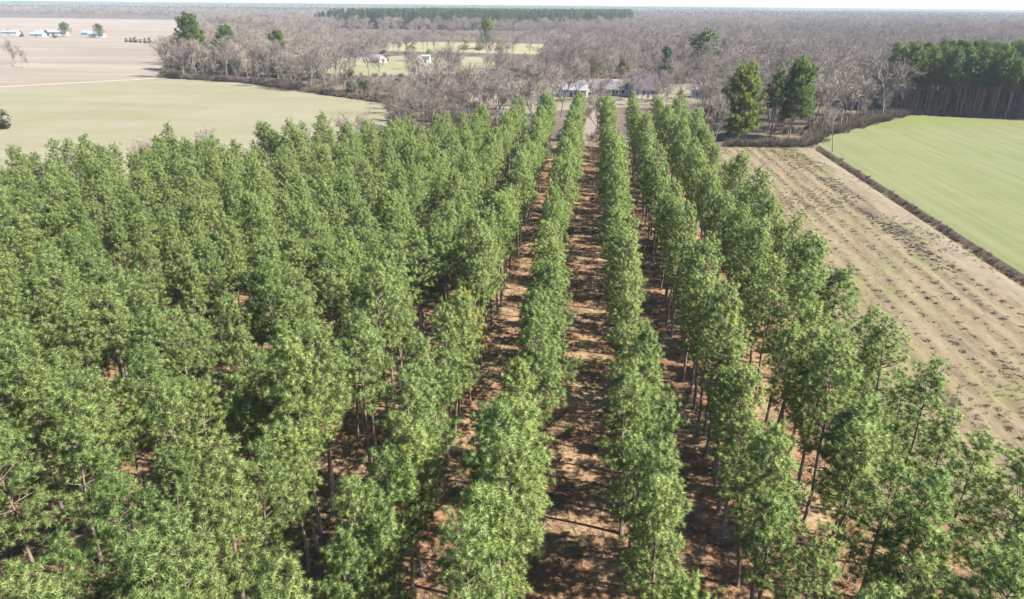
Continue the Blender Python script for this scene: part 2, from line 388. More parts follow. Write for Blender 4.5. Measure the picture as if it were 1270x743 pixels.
def make_bare(seed, h=15.0, r0_=0.22, spread=1.0, bark=MAT_GREYBARK, twig=MAT_TWIG, fork=0.3, dens=1.0, tw=0.075, name='bare'):
    rng = random.Random(seed)
    tr, cr = MB(), MB()
    def rdir(d, ang):
        a = rng.uniform(0, 6.283); e = d.cross(Vector((.23, .41, .88))).normalized(); g = d.cross(e)
        return (d * math.cos(ang) + (e * math.cos(a) + g * math.sin(a)) * math.sin(ang)).normalized()
    def ribbon(p, d, l, wd):
        s = d.cross(Vector((rng.uniform(-1, 1), rng.uniform(-1, 1), rng.uniform(-1, 1)))).normalized() * wd * .5
        cr.face((p - s, p + s, p + d * l))
    def grow(p, d, l, r, lev):
        n = 3; pts = [p]; dd = d
        for i in range(n):
            dd = (dd + Vector((rng.uniform(-.16, .16), rng.uniform(-.16, .16), 0.10 + 0.05 * lev))).normalized()
            pts.append(pts[-1] + dd * l / n)
        if lev <= 2:
            tr.tube(pts, [r, r * .8, r * .6, r * .35], 6 if lev == 0 else 4 if lev == 1 else 3)
            cnt = (int(7 * dens + .5), int(6 * dens + .5), int(6 * dens + .5))[lev]
            for k in range(cnt):
                u = rng.uniform(fork if lev == 0 else 0.25, 1.0); fi = u * n; i0 = min(int(fi), n - 1)
                q = pts[i0].lerp(pts[i0 + 1], fi - i0)
                nd = rdir(dd, R(rng.uniform(22, 58)) * (spread if lev == 0 else 1))
                grow(q, nd, l * rng.uniform(.42, .68) * (1.1 if lev == 0 else 1) * (1.25 - .45 * u), r * .5, lev + 1)
            if lev == 0: grow(pts[-1], dd, l * .35, r * .35, 1)
        else:
            ribbon(p, d, l, tw * 1.25)
            for k in range(int(5 * dens + .5)):
                ribbon(p + d * l * rng.uniform(.15, .95), rdir(d, R(rng.uniform(20, 55))), l * rng.uniform(.45, .8), tw)
    grow(Vector((0, 0, 0)), Vector((rng.uniform(-.05, .05), rng.uniform(-.05, .05), 1)), h * .66, r0_, 0)
    zmax = max(p[2] for p in cr.v); k = h / zmax
    for b in (tr, cr): b.v = [(x * k, y * k, z * k) for x, y, z in b.v]
    return tr.me(name + '_trunk', bark, True), cr.me(name + '_crown', twig)

def make_broadleaf(seed, h, w_, mat, n=420, leaf=0.5, cb=0.15, conical=0.0, name='evergreen', lift=0.0):
    rng = random.Random(seed); tr, cr = MB(), MB()
    tr.tube([(0, 0, 0), (0.1, 0, h * .3), (0, 0.1, h * .85)], [w_ * .045 + .06, w_ * .035 + .05, .03], 6)
    lob = [(rng.uniform(0, 6.28), rng.uniform(cb, .95), rng.uniform(.55, 1)) for _ in range(16)]
    for a, tz, k in lob:
        prof = (1 - tz) ** .8 if conical else math.sin(math.pi * min(1, (tz - cb) / (1 - cb) * .8 + .17))
        rr = w_ * .5 * prof * k * .75
        c = Vector((math.cos(a) * rr, math.sin(a) * rr, h * tz))
        tr.tube([(0, 0, h * max(cb, tz - .18)), tuple(c)], [.05, .015], 3)
        s = w_ * .22 * (0.55 + .6 * prof)
        for _ in range(int(n / 16)):
            d = Vector((rng.gauss(0, 1), rng.gauss(0, 1), rng.gauss(0, .8))).normalized()
            p = c + d * s * rng.uniform(.55, 1.1)
            if p.z < h * cb * .6: continue
            tuft(cr, rng, p, d + Vector((0, 0, .4)), 5, leaf, leaf * .45, 1.4)
    return tr.me(name + '_trunk', MAT_GREYBARK, True), cr.me(name + '_crown', mat)

def make_bush(seed, h, w_, n, m, wd=0.05, name='bush'):
    rng = random.Random(seed); b = MB()
    for _ in range(n):
        a = rng.uniform(0, 6.283); r = rng.random() ** .7 * w_ * .5
        p = Vector((math.cos(a) * r * .6, math.sin(a) * r * .6, rng.uniform(0, h * .35)))
        d = Vector((math.cos(a) * rng.uniform(.1, .9), math.sin(a) * rng.uniform(.1, .9), rng.uniform(.5, 1.2))).normalized()
        l = h * rng.uniform(.4, .8)
        s = d.cross(Vector((rng.uniform(-1, 1), rng.uniform(-1, 1), .2))).normalized() * wd * rng.uniform(.5, 1.2)
        b.face((p - s, p + s, p + d * l))
    return b.me(name, m)

def tree(name, meshes, loc, rz, sc, label, cat, group=None, color=None, stem='trunk', lean=(0, 0), wide=1.0):
    e = empty(name, loc, rz, sc if isinstance(sc, tuple) else (sc * wide, sc * wide, sc))
    e.rotation_euler = (lean[0], lean[1], rz)
    setp(e, label, cat, group)
    for nm, me in zip((stem, 'crown'), meshes):
        o = link(nm, me, e)
        if color: o.color = (*color, 1)
    return e

# scatter many copies of source meshes as ONE object of kind stuff
def scatter(name, pts, sources, label, cat=None):
    if not pts: return None
    me = bpy.data.meshes.new(name); me.from_pydata([p[:3] for p in pts], [], [])
    for nm, typ, idx in (('turn', 'FLOAT', 3), ('size', 'FLOAT', 4), ('pick', 'INT', 5)):
        a = me.attributes.new(nm, typ, 'POINT'); a.data.foreach_set('value', [p[idx] for p in pts])
    o = link(name, me); setp(o, label, cat, None, 'stuff')
    g = bpy.data.node_groups.new(name, 'GeometryNodeTree')
    g.interface.new_socket('Geometry', in_out='INPUT', socket_type='NodeSocketGeometry')
    g.interface.new_socket('Geometry', in_out='OUTPUT', socket_type='NodeSocketGeometry')
    gi = g.nodes.new('NodeGroupInput'); go = g.nodes.new('NodeGroupOutput')
    iop = g.nodes.new('GeometryNodeInstanceOnPoints'); jn = g.nodes.new('GeometryNodeJoinGeometry')
    for src in reversed(sources):
        j2 = g.nodes.new('GeometryNodeJoinGeometry')
        for s in src:
            oi = g.nodes.new('GeometryNodeObjectInfo'); oi.transform_space = 'ORIGINAL'; oi.inputs['Object'].default_value = s
            g.links.new(oi.outputs['Geometry'], j2.inputs[0])
        gt = g.nodes.new('GeometryNodeGeometryToInstance')
        g.links.new(j2.outputs[0], gt.inputs[0]); g.links.new(gt.outputs[0], jn.inputs[0])
    def attr(nm, typ):
        n = g.nodes.new('GeometryNodeInputNamedAttribute'); n.data_type = typ; n.inputs['Name'].default_value = nm; return n.outputs['Attribute']
    cx = g.nodes.new('ShaderNodeCombineXYZ'); g.links.new(attr('turn', 'FLOAT'), cx.inputs[2])
    g.links.new(gi.outputs[0], iop.inputs['Points']); g.links.new(jn.outputs[0], iop.inputs['Instance'])
    iop.inputs['Pick Instance'].default_value = True
    g.links.new(attr('pick', 'INT'), iop.inputs['Instance Index'])
    g.links.new(cx.outputs[0], iop.inputs['Rotation']); g.links.new(attr('size', 'FLOAT'), iop.inputs['Scale'])
    g.links.new(iop.outputs[0], go.inputs[0])
    md = o.modifiers.new('scatter', 'NODES'); md.node_group = g
    return o
def source(me): return bpy.data.objects.new(me.name, me)      # data only, not linked to the scene

ORD = 'first second third fourth fifth sixth seventh eighth ninth tenth eleventh twelfth thirteenth fourteenth fifteenth sixteenth seventeenth eighteenth nineteenth twentieth'.split()
TENS = {2: 'twenty', 3: 'thirty', 4: 'forty', 5: 'fifty', 6: 'sixty', 7: 'seventy', 8: 'eighty', 9: 'ninety'}
TENTH = {2: 'twentieth', 3: 'thirtieth', 4: 'fortieth', 5: 'fiftieth', 6: 'sixtieth', 7: 'seventieth', 8: 'eightieth', 9: 'ninetieth'}
def ordinal(n):
    if n <= 20: return ORD[n - 1]
    if n % 10 == 0: return TENTH[n // 10]
    return TENS[n // 10] + '-' + ORD[n % 10 - 1]

# ------------------------------------------------------------------ the pine plantation
PINES = [make_pine(11 + i, h=11.0 + 0.26 * (i * 5 % 12), cb=0.44 + 0.035 * (i % 4), rad=1.85 + 0.16 * (i % 5), name='plantation_pine') for i in range(12)]
THIN = [make_pine(71 + i, h=12.8 + .5 * i, cb=0.40, rad=2.1, dens=0.85, step=0.52, name='open_pine', top=0.4) for i in range(3)]
PINE_SRC = [[source(a), source(b)] for a, b in PINES + THIN]
rng = random.Random(5)
ROWS = [('row just right of central aisle', 4.4), ('second row right of central aisle', 10.8), ('third row right of central aisle', 16.8),
        ('outermost row beside harrowed field', 21.9), ('row just left of central aisle', -3.3)]
for k in range(2, 17): ROWS.append((ordinal(k) + ' row left of central aisle', -3.3 - 6.65 * (k - 1)))
GAPS = [(-27, 27.5, 2.2), (-32, 32, 2.4), (-15, 28.5, 1.7), (-23.5, 29, 2.6), (-19, 33, 2.5), (-13.5, 40, 2.2), (-31, 55, 2.6), (-52, 76, 3.0), (-11, 58, 2.2), (-44, 60, 2.2), (4, 56, 2.6)]
pines = []
for ri, (rname, rx) in enumerate(ROWS):
    y = 12 + rng.uniform(0, 2)
    while y < pine_edge(rx):
        x = rx + rng.gauss(0, .4 if ri < 6 else .8); yy = y
        y += (rng.uniform(2.0, 3.1) if ri in (0, 1, 2, 4) else rng.uniform(1.6, 2.4) if ri != 3 else rng.uniform(2.2, 3.8))
        if rng.random() < (.05 if ri < 3 else .1 if ri == 3 else .04): continue
        if any((x - a) ** 2 + (yy - b) ** 2 < c * c for a, b, c in GAPS): continue
        if x < 0 and not seen(x + 9, yy, 6, 60, 500): continue
        s = rng.uniform(.86, 1.1) * (1.0 + .03 * noise.noise((x * .1, yy * .1, 0)))
        thin = (ri == 3 and rng.random() < .35) or (ri == 2 and rng.random() < .15) or rng.random() < .06
        v_ = 12 + rng.randrange(3) if thin else rng.randrange(12)
        p = project(x, yy, 9)
        inview = p is not None and -15 < p[0] < IMG_W + 15 and p[1] < IMG_H + 25
        pines.append(dict(x=x, y=yy, s=s, v=v_, row=ri, rz=rng.uniform(0, 6.283), d=p[2] if p else 0, inview=inview, thin=thin))
pines_in = sorted([p for p in pines if p['inview']], key=lambda p: p['d'])
chosen = pines_in[:300]; ids = set(id(p) for p in chosen)
count_row = {}
ALLM = PINES + THIN
for p in sorted(chosen, key=lambda p: p['y']):
    k = count_row[p['row']] = count_row.get(p['row'], 0) + 1
    tone = rng.random()
    if tone < .16: col, word = (1.08, 1.08, 1.0), 'light green'
    elif tone < .34: col, word = (.82, .88, .84), 'dark green'
    else: col, word = (1, 1, 1), 'green'
    if math.hypot(p['x'] + 9.9, p['y'] - 54) < 1.8 and 'brown' not in count_row: col, word = (1.4, 1.02, .8), 'brownish-tinged'; count_row['brown'] = 1
    size = 'tall ' if p['s'] > 1.05 else 'short ' if p['s'] < .92 else ''
    form = 'open-crowned ' if p['thin'] else ''
    tree('pine_tree', ALLM[p['v']], (p['x'], p['y'], 0.0), p['rz'], p['s'],
         f"{size}{form}{word} pine, {ordinal(k)} from bottom edge, {ROWS[p['row']][0]}", 'pine tree', 'plantation pines in rows', col, lean=(rng.gauss(0, .03), rng.gauss(0, .03)), wide=rng.uniform(.9, 1.14))
scatter('pine_plantation', [(p['x'], p['y'], 0, p['rz'], p['s'], p['v']) for p in pines if id(p) not in ids], PINE_SRC,
        'farther green pines of the plantation rows running to the houses')
print('PINES', len(pines), len(pines_in))

# litter, grass and seedlings on the plantation floor
TUFTS = [source(make_bush(300 + i, .38, .6, 26, MAT_STRAW, .018, 'straw_tuft')) for i in range(3)]
GTUFT = [source(make_bush(310 + i, .30, .7, 30, MAT_GRASS, .02, 'grass_tuft')) for i in range(2)]
SAPL = [source(make_bush(320 + i, 1.3, 1.2, 60, MAT_TALLPINE if i else MAT_BUSH, .04, 'seedling')) for i in range(2)]
pts = []
for _ in range(16000):
    x, y = rng.uniform(-100, 27), rng.uniform(18, 186)
    if y > pine_edge(x) or not seen(x, y, 0, 30, 30): continue
    q = noise.noise((x * .12, y * .12, 5))
    if q < rng.uniform(-.6, .5): continue
    pts.append((x, y, .02, rng.uniform(0, 6.28), rng.uniform(.6, 1.5), rng.choice((0, 1, 2, 0, 1, 2, 3, 4))))
scatter('dry_grass', pts, [[s] for s in TUFTS + GTUFT], 'dry grass tufts on the pine straw in the aisles')
pts = []
for _ in range(700):
    x, y = rng.uniform(-100, 27), rng.uniform(18, 186)
    if y > pine_edge(x) or not seen(x, y, 0, 30, 30): continue
    pts.append((x, y, .02, rng.uniform(0, 6.28), rng.uniform(.35, 1.0), rng.randrange(2)))
scatter('undergrowth', pts, [[s] for s in SAPL], 'low green undergrowth between the pine trunks')

def make_litter(seed):
    r = random.Random(seed); b = MB()
    for _ in range(7):
        a = r.uniform(0, 6.28); p = Vector((r.gauss(0, .5), r.gauss(0, .5), .03)); l = r.uniform(.3, 1.3)
        d = Vector((math.cos(a), math.sin(a), r.uniform(-.02, .1)))
        b.tube([p, p + d * l * .5 + Vector((0, 0, .03)), p + d * l], [.022, .016, .006], 3)
    for _ in range(40):
        a = r.uniform(0, 6.28); p = Vector((r.gauss(0, .6), r.gauss(0, .6), r.uniform(.0, .05)))
        d = Vector((math.cos(a), math.sin(a), r.uniform(-.1, .35))); q = Vector((-d.y, d.x, 0)) * .018
        b.face((p - q, p + q, p + d * r.uniform(.15, .4)))
    return b.me('litter', MAT_CLOD if seed % 2 else MAT_STRAWRED)
MAT_STRAWRED = wood_mat('red_straw', (0.09, 0.045, 0.025), (0.18, 0.105, 0.06), .25, 1.0)
LIT = [source(make_litter(330 + i)) for i in range(4)]
pts = []
for _ in range(9000):
    x, y = rng.uniform(-60, 27), 18 + 150 * rng.random() ** 1.5
    if y > pine_edge(x) or not seen(x, y, 0, 30, 30): continue
    pts.append((x, y, .02, rng.uniform(0, 6.28), rng.uniform(.6, 1.4), rng.randrange(4)))
scatter('fallen_litter', pts, [[s] for s in LIT], 'fallen sticks and pine straw on the plantation floor')

# ------------------------------------------------------------------ harrowed strip: clods, weeds; ditch brush
def make_clod(seed):
    r = random.Random(seed); b = MB()
    for _ in range(16):
        a = r.uniform(0, 6.28); p = Vector((r.gauss(0, .16), r.gauss(0, .22), r.uniform(0, .12)))
        d = Vector((math.cos(a), math.sin(a), r.uniform(.1, .9))).normalized()
        s = d.cross(Vector((r.uniform(-1, 1), r.uniform(-1, 1), .5))).normalized() * r.uniform(.04, .1)
        b.face((p - s, p + s, p + d * r.uniform(.2, .45)))
    k = 6; ring = [(math.cos(i / k * 6.283) * .24 * r.uniform(.7, 1.2), math.sin(i / k * 6.283) * .3 * r.uniform(.7, 1.2), -.05) for i in range(k)]
    top = [(x * .5, y * .5, .16 * r.uniform(.6, 1.2)) for x, y, z in ring]
    for i in range(k): b.face((ring[i], ring[(i + 1) % k], top[(i + 1) % k], top[i]))
    b.face(top)
    return b.me('clod', MAT_CLOD)
CLODS = [source(make_clod(400 + i)) for i in range(4)]
pts = []
for _ in range(9000):
    lane = rng.randrange(1, 10); x = 26.3 + lane * 2.9 + rng.gauss(0, .22); y = round(rng.uniform(30, 190) / 1.9) * 1.9 + rng.gauss(0, .25)
    if rng.random() < .2: x, y = rng.uniform(28, 52), rng.uniform(30, 190)
    if x > 52.6 or not seen(x, y, 0, 20, 20): continue
    if noise.noise((x * .15, y * .06, 9)) < rng.uniform(-.8, .7): continue
    pts.append((x, y, fz(x, y) - .02, rng.uniform(0, 6.28), rng.choice((.18, .22, .26, .3, .36, .6)), rng.randrange(4)))
for _ in range(750):
    x = rng.gauss(50.3, 1.1); y = rng.uniform(98, 156)
    if noise.noise((x * .2, y * .08, 2)) < rng.uniform(-.3, .5): continue
    pts.append((x, y, fz(x, y) - .02, rng.uniform(0, 6.28), rng.uniform(.25, .9), rng.randrange(4)))
scatter('field_debris', pts, [[s] for s in CLODS], 'dark clods and slash lying in lines on the harrowed field')
pts = []
for _ in range(14000):
    x, y = rng.uniform(26.5, 58), rng.uniform(30, 190)
    if not seen(x, y, 0, 20, 20): continue
    q = noise.noise((x * .09, y * .04, 4))
    edge = x < 30
    if not edge and q < rng.uniform(0.0, .5): continue
    pts.append((x, y, fz(x, y) - .01 if x > 26.9 else .03, rng.uniform(0, 6.28), rng.uniform(.5, 1.2), rng.choice((3, 4, 3, 4, 0, 1)) if not edge else rng.choice((0, 1, 2, 3, 4))))
scatter('weeds', pts, [[s] for s in TUFTS + GTUFT], 'green weeds and dry grass tufts on the harrowed field')
DB = [source(make_bush(420 + i, .9, 1.3, 60, MAT_DARKBRUSH, .035, 'ditch_bush')) for i in range(3)]
DS = [source(make_bush(430 + i, .7, 1.0, 50, MAT_STRAW, .03, 'bank_grass')) for i in range(2)]
pts = []
for _ in range(1300):
    y = rng.uniform(60, 196); x = DX + rng.gauss(0, .55)
    dz = -.6 * max(0, 1.0 - max(0, abs(x - DX) - .35) / .95)
    side = x < DX - .5 and rng.random() < .55
    if noise.noise((0, y * .12, 3)) + noise.noise((0, y * .5, 8)) < rng.uniform(-.8, .4): continue
    pts.append((x, y, dz, rng.uniform(0, 6.28), rng.choice((.2, .3, .4, .45, .6, .9)), 3 + rng.randrange(2) if side else rng.randrange(3)))
scatter('ditch_brush', pts, [[s] for s in DB + DS], 'dark brush growing along the ditch beside the green field')

# ------------------------------------------------------------------ bare deciduous woods
BARE = [make_bare(20 + i, h=14.5 + .9 * (i % 4), spread=.85 + .1 * (i % 3), fork=.28 + .08 * (i % 3), name='bare_tree') for i in range(7)]
BARE_SRC = [[source(a), source(b)] for a, b in BARE]
def inside(x, y, poly):
    c = False; n = len(poly); j = n - 1
    for i in range(n):
        xi, yi = poly[i]; xj, yj = poly[j]
        if (yi > y) != (yj > y) and x < (xj - xi) * (y - yi) / (yj - yi) + xi: c = not c
        j = i
    return c
WOOD = [(-206, 335), (-156, 321), (-105, 284), (-72, 262), (-64, 237), (-54, 203), (-44, 172), (-26, 192), (38, 192), (57, 197), (64, 211), (106, 262), (108, 266), (134, 325), (165, 350), (400, 338), (700, 310), (2600, 1900), (-1900, 1900), (-1500, 1640), (-1250, 1520), (-758, 1400), (-560, 1070), (-390, 705), (-330, 595), (-262, 445)]
CLEAR = [  # open ground inside the woods
    [(-22, 200), (14, 192), (30, 205), (40, 262), (62, 300), (58, 345), (20, 372), (-30, 352), (-50, 320), (-45, 268)],
    [(-150, 372), (-112, 362), (-60, 380), (-50, 420), (-62, 500), (-120, 520), (-165, 470)],
    [(-160, 560), (-20, 540), (10, 600), (-30, 690), (-190, 700)],
    [(33, 190), (62, 190), (64, 208), (50, 216), (36, 212)],
    [(-40, 349), (20, 340), (90, 327), (90, 337), (20, 349), (-40, 357)]]
KEEP = [[(-390, 1030), (-60, 1010), (-40, 1130), (-390, 1150)], [(-142, 392), (-112, 380), (-66, 392), (-56, 430), (-66, 490), (-118, 500), (-150, 460)], [(-130, 575), (-40, 565), (-30, 640), (-130, 660)]]
PINEBELT = [(-390, 1030), (-100, 1010), (60, 1200), (75, 1640), (-350, 1640)]
def wood_ok(x, y):
    return inside(x, y, WOOD) and not any(inside(x, y, c) for c in CLEAR) and not inside(x, y, PINEBELT)
STAND = [(107, 264), (141, 255.5), (230, 246), (360, 236), (390, 330), (230, 340), (165, 345), (135, 320), (112, 295)]
rb = random.Random(9)
bare = []
grid = {}
def far_enough(x, y, r):
    k = (int(x // 8), int(y // 8))
    for i in (-1, 0, 1):
        for j in (-1, 0, 1):
            for (a, b) in grid.get((k[0] + i, k[1] + j), ()):
                if (a - x) ** 2 + (b - y) ** 2 < r * r: return False
    grid.setdefault(k, []).append((x, y)); return True
def try_add(n, x0, x1, y0, y1, r):
    for _ in range(n):
        x, y = rb.uniform(x0, x1), rb.uniform(y0, y1)
        if not seen(x, y, 8, 40, 60) or not wood_ok(x, y): continue
        if far_enough(x, y, r):
            s = (rb.uniform(.85, 1.35) if y < 345 else rb.uniform(.7, 1.25)) if rb.random() < .8 else rb.uniform(.45, .75)
            for fr in (.3, .45, .6, .75, .9, 1.0):
                hh = 17 * s * fr
                if hh > 24: break
                k = CAM_H / (CAM_H - hh)
                if any(inside(x * k, y * k, q) for q in KEEP):
                    if rb.random() < .88: s *= max(fr - .12, 0)
                    break
            if s < .28: continue
            bare.append([x, y, s, rb.randrange(7)])
try_add(14000, -420, 330, 190, 520, 5.6)
try_add(26000, -900, 800, 520, 1000, 7.2)
try_add(24000, -1500, 1700, 1000, 1900, 8.8)
# trees scattered through the yard and along the field's near edge
for x, y, s in [(-20, 205, 1.0), (-26, 215, 1.15), (-33, 232, 1.1), (-13, 216, .9), (-40, 246, 1.2), (-9, 236, .95), (-16, 262, 1.05), (-5, 276, 1.0), (-24, 290, 1.0),
                (30, 286, .8), (12, 284, .7), (0, 283, .75), (17, 270, .6), (41, 292, .9), (48, 305, 1.0), (38, 312, .9), (-12, 288, .9), (52, 296, 1.0), (-4, 279, .95), (6, 277, .8), (20, 283, .9), (25, 278, .75), (34, 283, .95), (15, 291, .7), (-14, 279, 1.0), (3, 270, .7), (43, 283, .85), (28, 268, .75), (10, 352, .9), (-12, 345, .95), (34, 340, .85), (-38, 300, 1.1), (-2, 322, .85), (24, 258, .7), (-37, 222, 1.2), (-45, 252, 1.25), (-30, 246, 1.1), (-50, 262, 1.2), (-16, 228, 1.1), (-22, 250, 1.1), (-55, 258, 1.0), (-62, 266, 1.1),
                (-100, 400, .7), (-78, 395, .75), (-62, 450, .8), (-140, 420, .8), (-90, 620, .9), (-40, 630, .9), (-60, 590, .8)]:
    bare.append([x, y, s, rb.randrange(7)])
pale = [(-80.5, 123, .62), (-76, 121, .55), (-73.5, 126.5, .78), (-70, 124.5, .6), (-58, 134.5, .62), (-53, 139, .68), (-47.5, 146, .72), (-88, 108, .55), (-62, 130, .5), (-92, 103.5, .5)]
bare_v = []
for b in bare:
    p = project(b[0], b[1], 8)
    if p and 0 < p[0] < IMG_W: bare_v.append((b[2] / p[2], b, p))
bare_v.sort(key=lambda t: -t[0])
top = bare_v[:285]; idb = set(id(t[1]) for t in top)
def zone(b):
    x, y = b[0], b[1]
    if x < -44: return 'left wood'
    if x < 34 and y < 380: return 'thicket before the houses'
    return 'right wood'
zones = {}
for t in top: zones.setdefault(zone(t[1]), []).append(t)
for zn, lst in zones.items():
    lst.sort(key=lambda t: t[2][2])
    per = 24; ranks = [lst[i:i + per] for i in range(0, len(lst), per)]
    for ri, rk in enumerate(ranks):
        rk.sort(key=lambda t: t[2][0])
        for k, (_, b, p) in enumerate(rk):
            sz = 'tall ' if b[2] > 1.05 else 'small ' if b[2] < .82 else ''
            rw = 'front rank' if ri == 0 else ordinal(ri + 1) + ' rank'
            tree('bare_tree', BARE[b[3]], (b[0], b[1], 0), rb.uniform(0, 6.283), b[2],
                 f'{sz}leafless grey-brown tree, {ordinal(k + 1)} from the left in {rw} of {zn}', 'bare tree', 'leafless trees of the woods')
pale.sort(key=lambda q: project(q[0], q[1], 0)[0])
for k, (x, y, s) in enumerate(pale):
    tree('bare_tree', BARE[k % 7], (x, y, 0), k * 1.3, s * 1.2, f'thin pale leafless tree, {ordinal(k + 1)} from the left behind the pine tops by the pale field', 'bare tree', 'pale leafless trees behind the plantation', (1.18, 1.15, 1.1))
tree('bare_tree', make_bare(55, 12.5, .16, .7, dens=.75, fork=.4, tw=.05, name='lone_tree'), (61.5, 187, 0), 1.0, 1.0, 'lone slender leafless tree standing at the far end of the ditch', 'bare tree')
scatter('bare_woods', [(b[0], b[1], 0, rb.uniform(0, 6.283), b[2], b[3]) for b in bare if id(b) not in idb], BARE_SRC, 'grey-brown leafless woods reaching far behind the houses')
print('BARE', len(bare), len(bare_v))
# brush at the feet of the woods
BB = [source(make_bush(440 + i, 2.6, 2.6, 90, MAT_BRUSH, .05, 'thicket')) for i in range(3)] + [source(make_bush(450, 2.2, 2.4, 90, MAT_DARKBRUSH, .05, 'thicket'))]
pts = []
for _ in range(22000):
    x, y = rb.uniform(-330, 330), rb.uniform(190, 420)
    if not seen(x, y, 0, 20, 60) or not wood_ok(x, y): continue
    inner = wood_ok(x - 4, y - 7) and wood_ok(x + 5, y - 6)
    if inner and rb.random() < .8: continue
    pts.append((x, y, 0, rb.uniform(0, 6.28), rb.uniform(.5, 1.25), rb.choice((0, 1, 2, 3))))
for edge, n_, br in (([(-204, 334), (-156, 320), (-105, 283), (-72, 260), (-64, 236), (-54, 203), (-46, 178)], 900, .25), ([(36, 190.5), (50, 193), (58, 196), (64, 209.5), (108, 261.5)], 700, .1), ([(108, 262), (141, 257), (230, 248), (360, 238)], 500, .4), ([(-204, 336), (-262, 445), (-330, 595)], 500, .2)):
    seglen = [math.dist(edge[i], edge[i + 1]) for i in range(len(edge) - 1)]
    for _ in range(n_):
        k = rb.choices(range(len(seglen)), seglen)[0]; u = rb.random(); a, b = edge[k], edge[k + 1]
        x = a[0] + (b[0] - a[0]) * u + rb.gauss(0, 1.1); y = a[1] + (b[1] - a[1]) * u + rb.gauss(.8, 1.1)
        pts.append((x, y, 0, rb.uniform(0, 6.28), rb.uniform(.35, 1.1), 3 if rb.random() < br else rb.randrange(3)))
for _ in range(2600):
    x, y = rb.uniform(100, 390), rb.uniform(236, 345)
    if inside(x, y, STAND) and seen(x, y, 4, 40, 40): pts.append((x, y, 0, rb.uniform(0, 6.28), rb.uniform(.7, 1.7), rb.choice((0, 3, 3))))
scatter('brush', pts, [[s] for s in BB], 'tangled brown brush along the foot of the woods')

# ------------------------------------------------------------------ evergreens standing in and beside the woods
TALL = [make_pine(120 + i, h=22.0, cb=.46 + .04 * (i % 3), rad=3.6 + .3 * (i % 2), needles=30, ln=.75, wd=.10, rt_=.24, step=.8, dens=.38, mat=MAT_TALLPINE, top=.4, clump=.3, name='tall_pine') for i in range(5)]
FULL = [make_pine(140 + i, h=17.6, cb=.10, rad=7.0, needles=34, ln=.6, wd=.075, rt_=.26, step=.52, dens=.8, mat=MAT_TALLPINE, top=.33, clump=.28, name='full_pine') for i in range(2)]
TALL_SRC = [[source(a), source(b)] for a, b in TALL]
BELT_SRC = [[source(a), source(b)] for a, b in [make_pine(170 + i, h=19.0 + 2 * i, cb=.3, rad=3.8, needles=12, ln=1.0, wd=.35, rt_=.24, step=1.2, dens=.3, top=.4, clump=.4, mat=MAT_BELT, name='belt_pine') for i in range(3)]]
rs = random.Random(31); stand = []; grid = {}
for _ in range(9000):
    x, y = rs.uniform(92, 380), rs.uniform(236, 345)
    if not inside(x, y, STAND) or not seen(x, y, 12, 90, 60): continue
    if far_enough(x, y, 3.5): stand.append([x, y, rs.uniform(.74, .98), rs.randrange(5)])
stand_in = sorted([s for s in stand if seen(s[0], s[1], 18, -2)], key=lambda s: math.hypot(s[0], s[1]))[:90]
ids_s = set(id(s) for s in stand_in)
for ri in range(0, 90, 18):
    rk = sorted(stand_in[ri:ri + 18], key=lambda s: s[0] / s[1])
    for k, s in enumerate(rk):
        rw = 'front' if ri == 0 else ordinal(ri // 18 + 1)
        tree('tall_pine', TALL[s[3]], (s[0], s[1], 0), rs.uniform(0, 6.28), s[2], f'dark tall pine, {ordinal(k + 1)} from left, {rw} rank of the stand behind green field', 'pine tree', 'tall pines behind the green field')
scatter('pine_stand', [(s[0], s[1], 0, rs.uniform(0, 6.28), s[2], s[3]) for s in stand if id(s) not in ids_s], TALL_SRC, 'rest of the dark tall pine stand at the right')

tree('tall_pine', FULL[0], (40.5, 201, 0), .6, 1.0, 'large full bright green pine left of the far end of the harrowed field', 'pine tree', None, (1.75, 1.6, 1.0))
tree('tall_pine', make_pine(160, h=19.5, cb=.30, rad=6.3, needles=34, ln=.6, wd=.075, rt_=.26, step=.52, dens=.8, mat=MAT_TALLPINE, top=.38, clump=.28, name='leaning_pine', skew=.25), (55.5, 206, 0), .2, 1.0,
     'tall dark green pine with bare lower trunk at the field corner', 'pine tree', None, (1.35, 1.35, 1.05))
tree('tall_pine', TALL[1], (50, 204, 0), 2.2, .8, 'thin bare-trunked pine left beside the tall dark corner pine', 'pine tree', None, (.75, .8, .85))
EV = [make_broadleaf(201, 9, 7, MAT_TALLPINE, 520, .6), make_broadleaf(202, 8, 7.5, MAT_TALLPINE, 520, .6), make_broadleaf(203, 11, 5.5, MAT_TALLPINE, 520, .55, .08, 1.0), make_broadleaf(204, 5, 5, MAT_BUSH, 420, .45, .05)]
def evergreen(mi, x, y, sc, label, cat='evergreen tree', col=None, nm='evergreen_tree'):
    tree(nm, EV[mi], (x, y, 0), x * .37, sc, label, cat, None, col)
tree('tall_pine', FULL[1], (-207, 372, 0), .4, 1.42, 'tallest green pine, left one of two above the wood by the tan field', 'pine tree', None, (1.5, 1.4, 1))
tree('tall_pine', FULL[0], (-180, 357, 0), 2.0, 1.15, 'broad green pine, right one of two above the wood by the tan field', 'pine tree', None, (1.25, 1.25, 1))
tree('tall_pine', FULL[1], (-150, 347, 0), 1.1, 1.08, 'lone green pine rising from the middle of the left bare wood', 'pine tree', None, (1.3, 1.3, 1))
evergreen(2, -94, 283, 1.0, 'dark conical evergreen at the left wood edge, left one of two', col=(.95, 1, 1))
evergreen(0, -89.5, 285, .8, 'olive round evergreen beside the dark conical one at the left wood edge', col=(1.4, 1.2, .9))
evergreen(2, -72, 270, .82, 'dark narrow evergreen at the right end of the left wood edge', col=(.8, .9, 1))
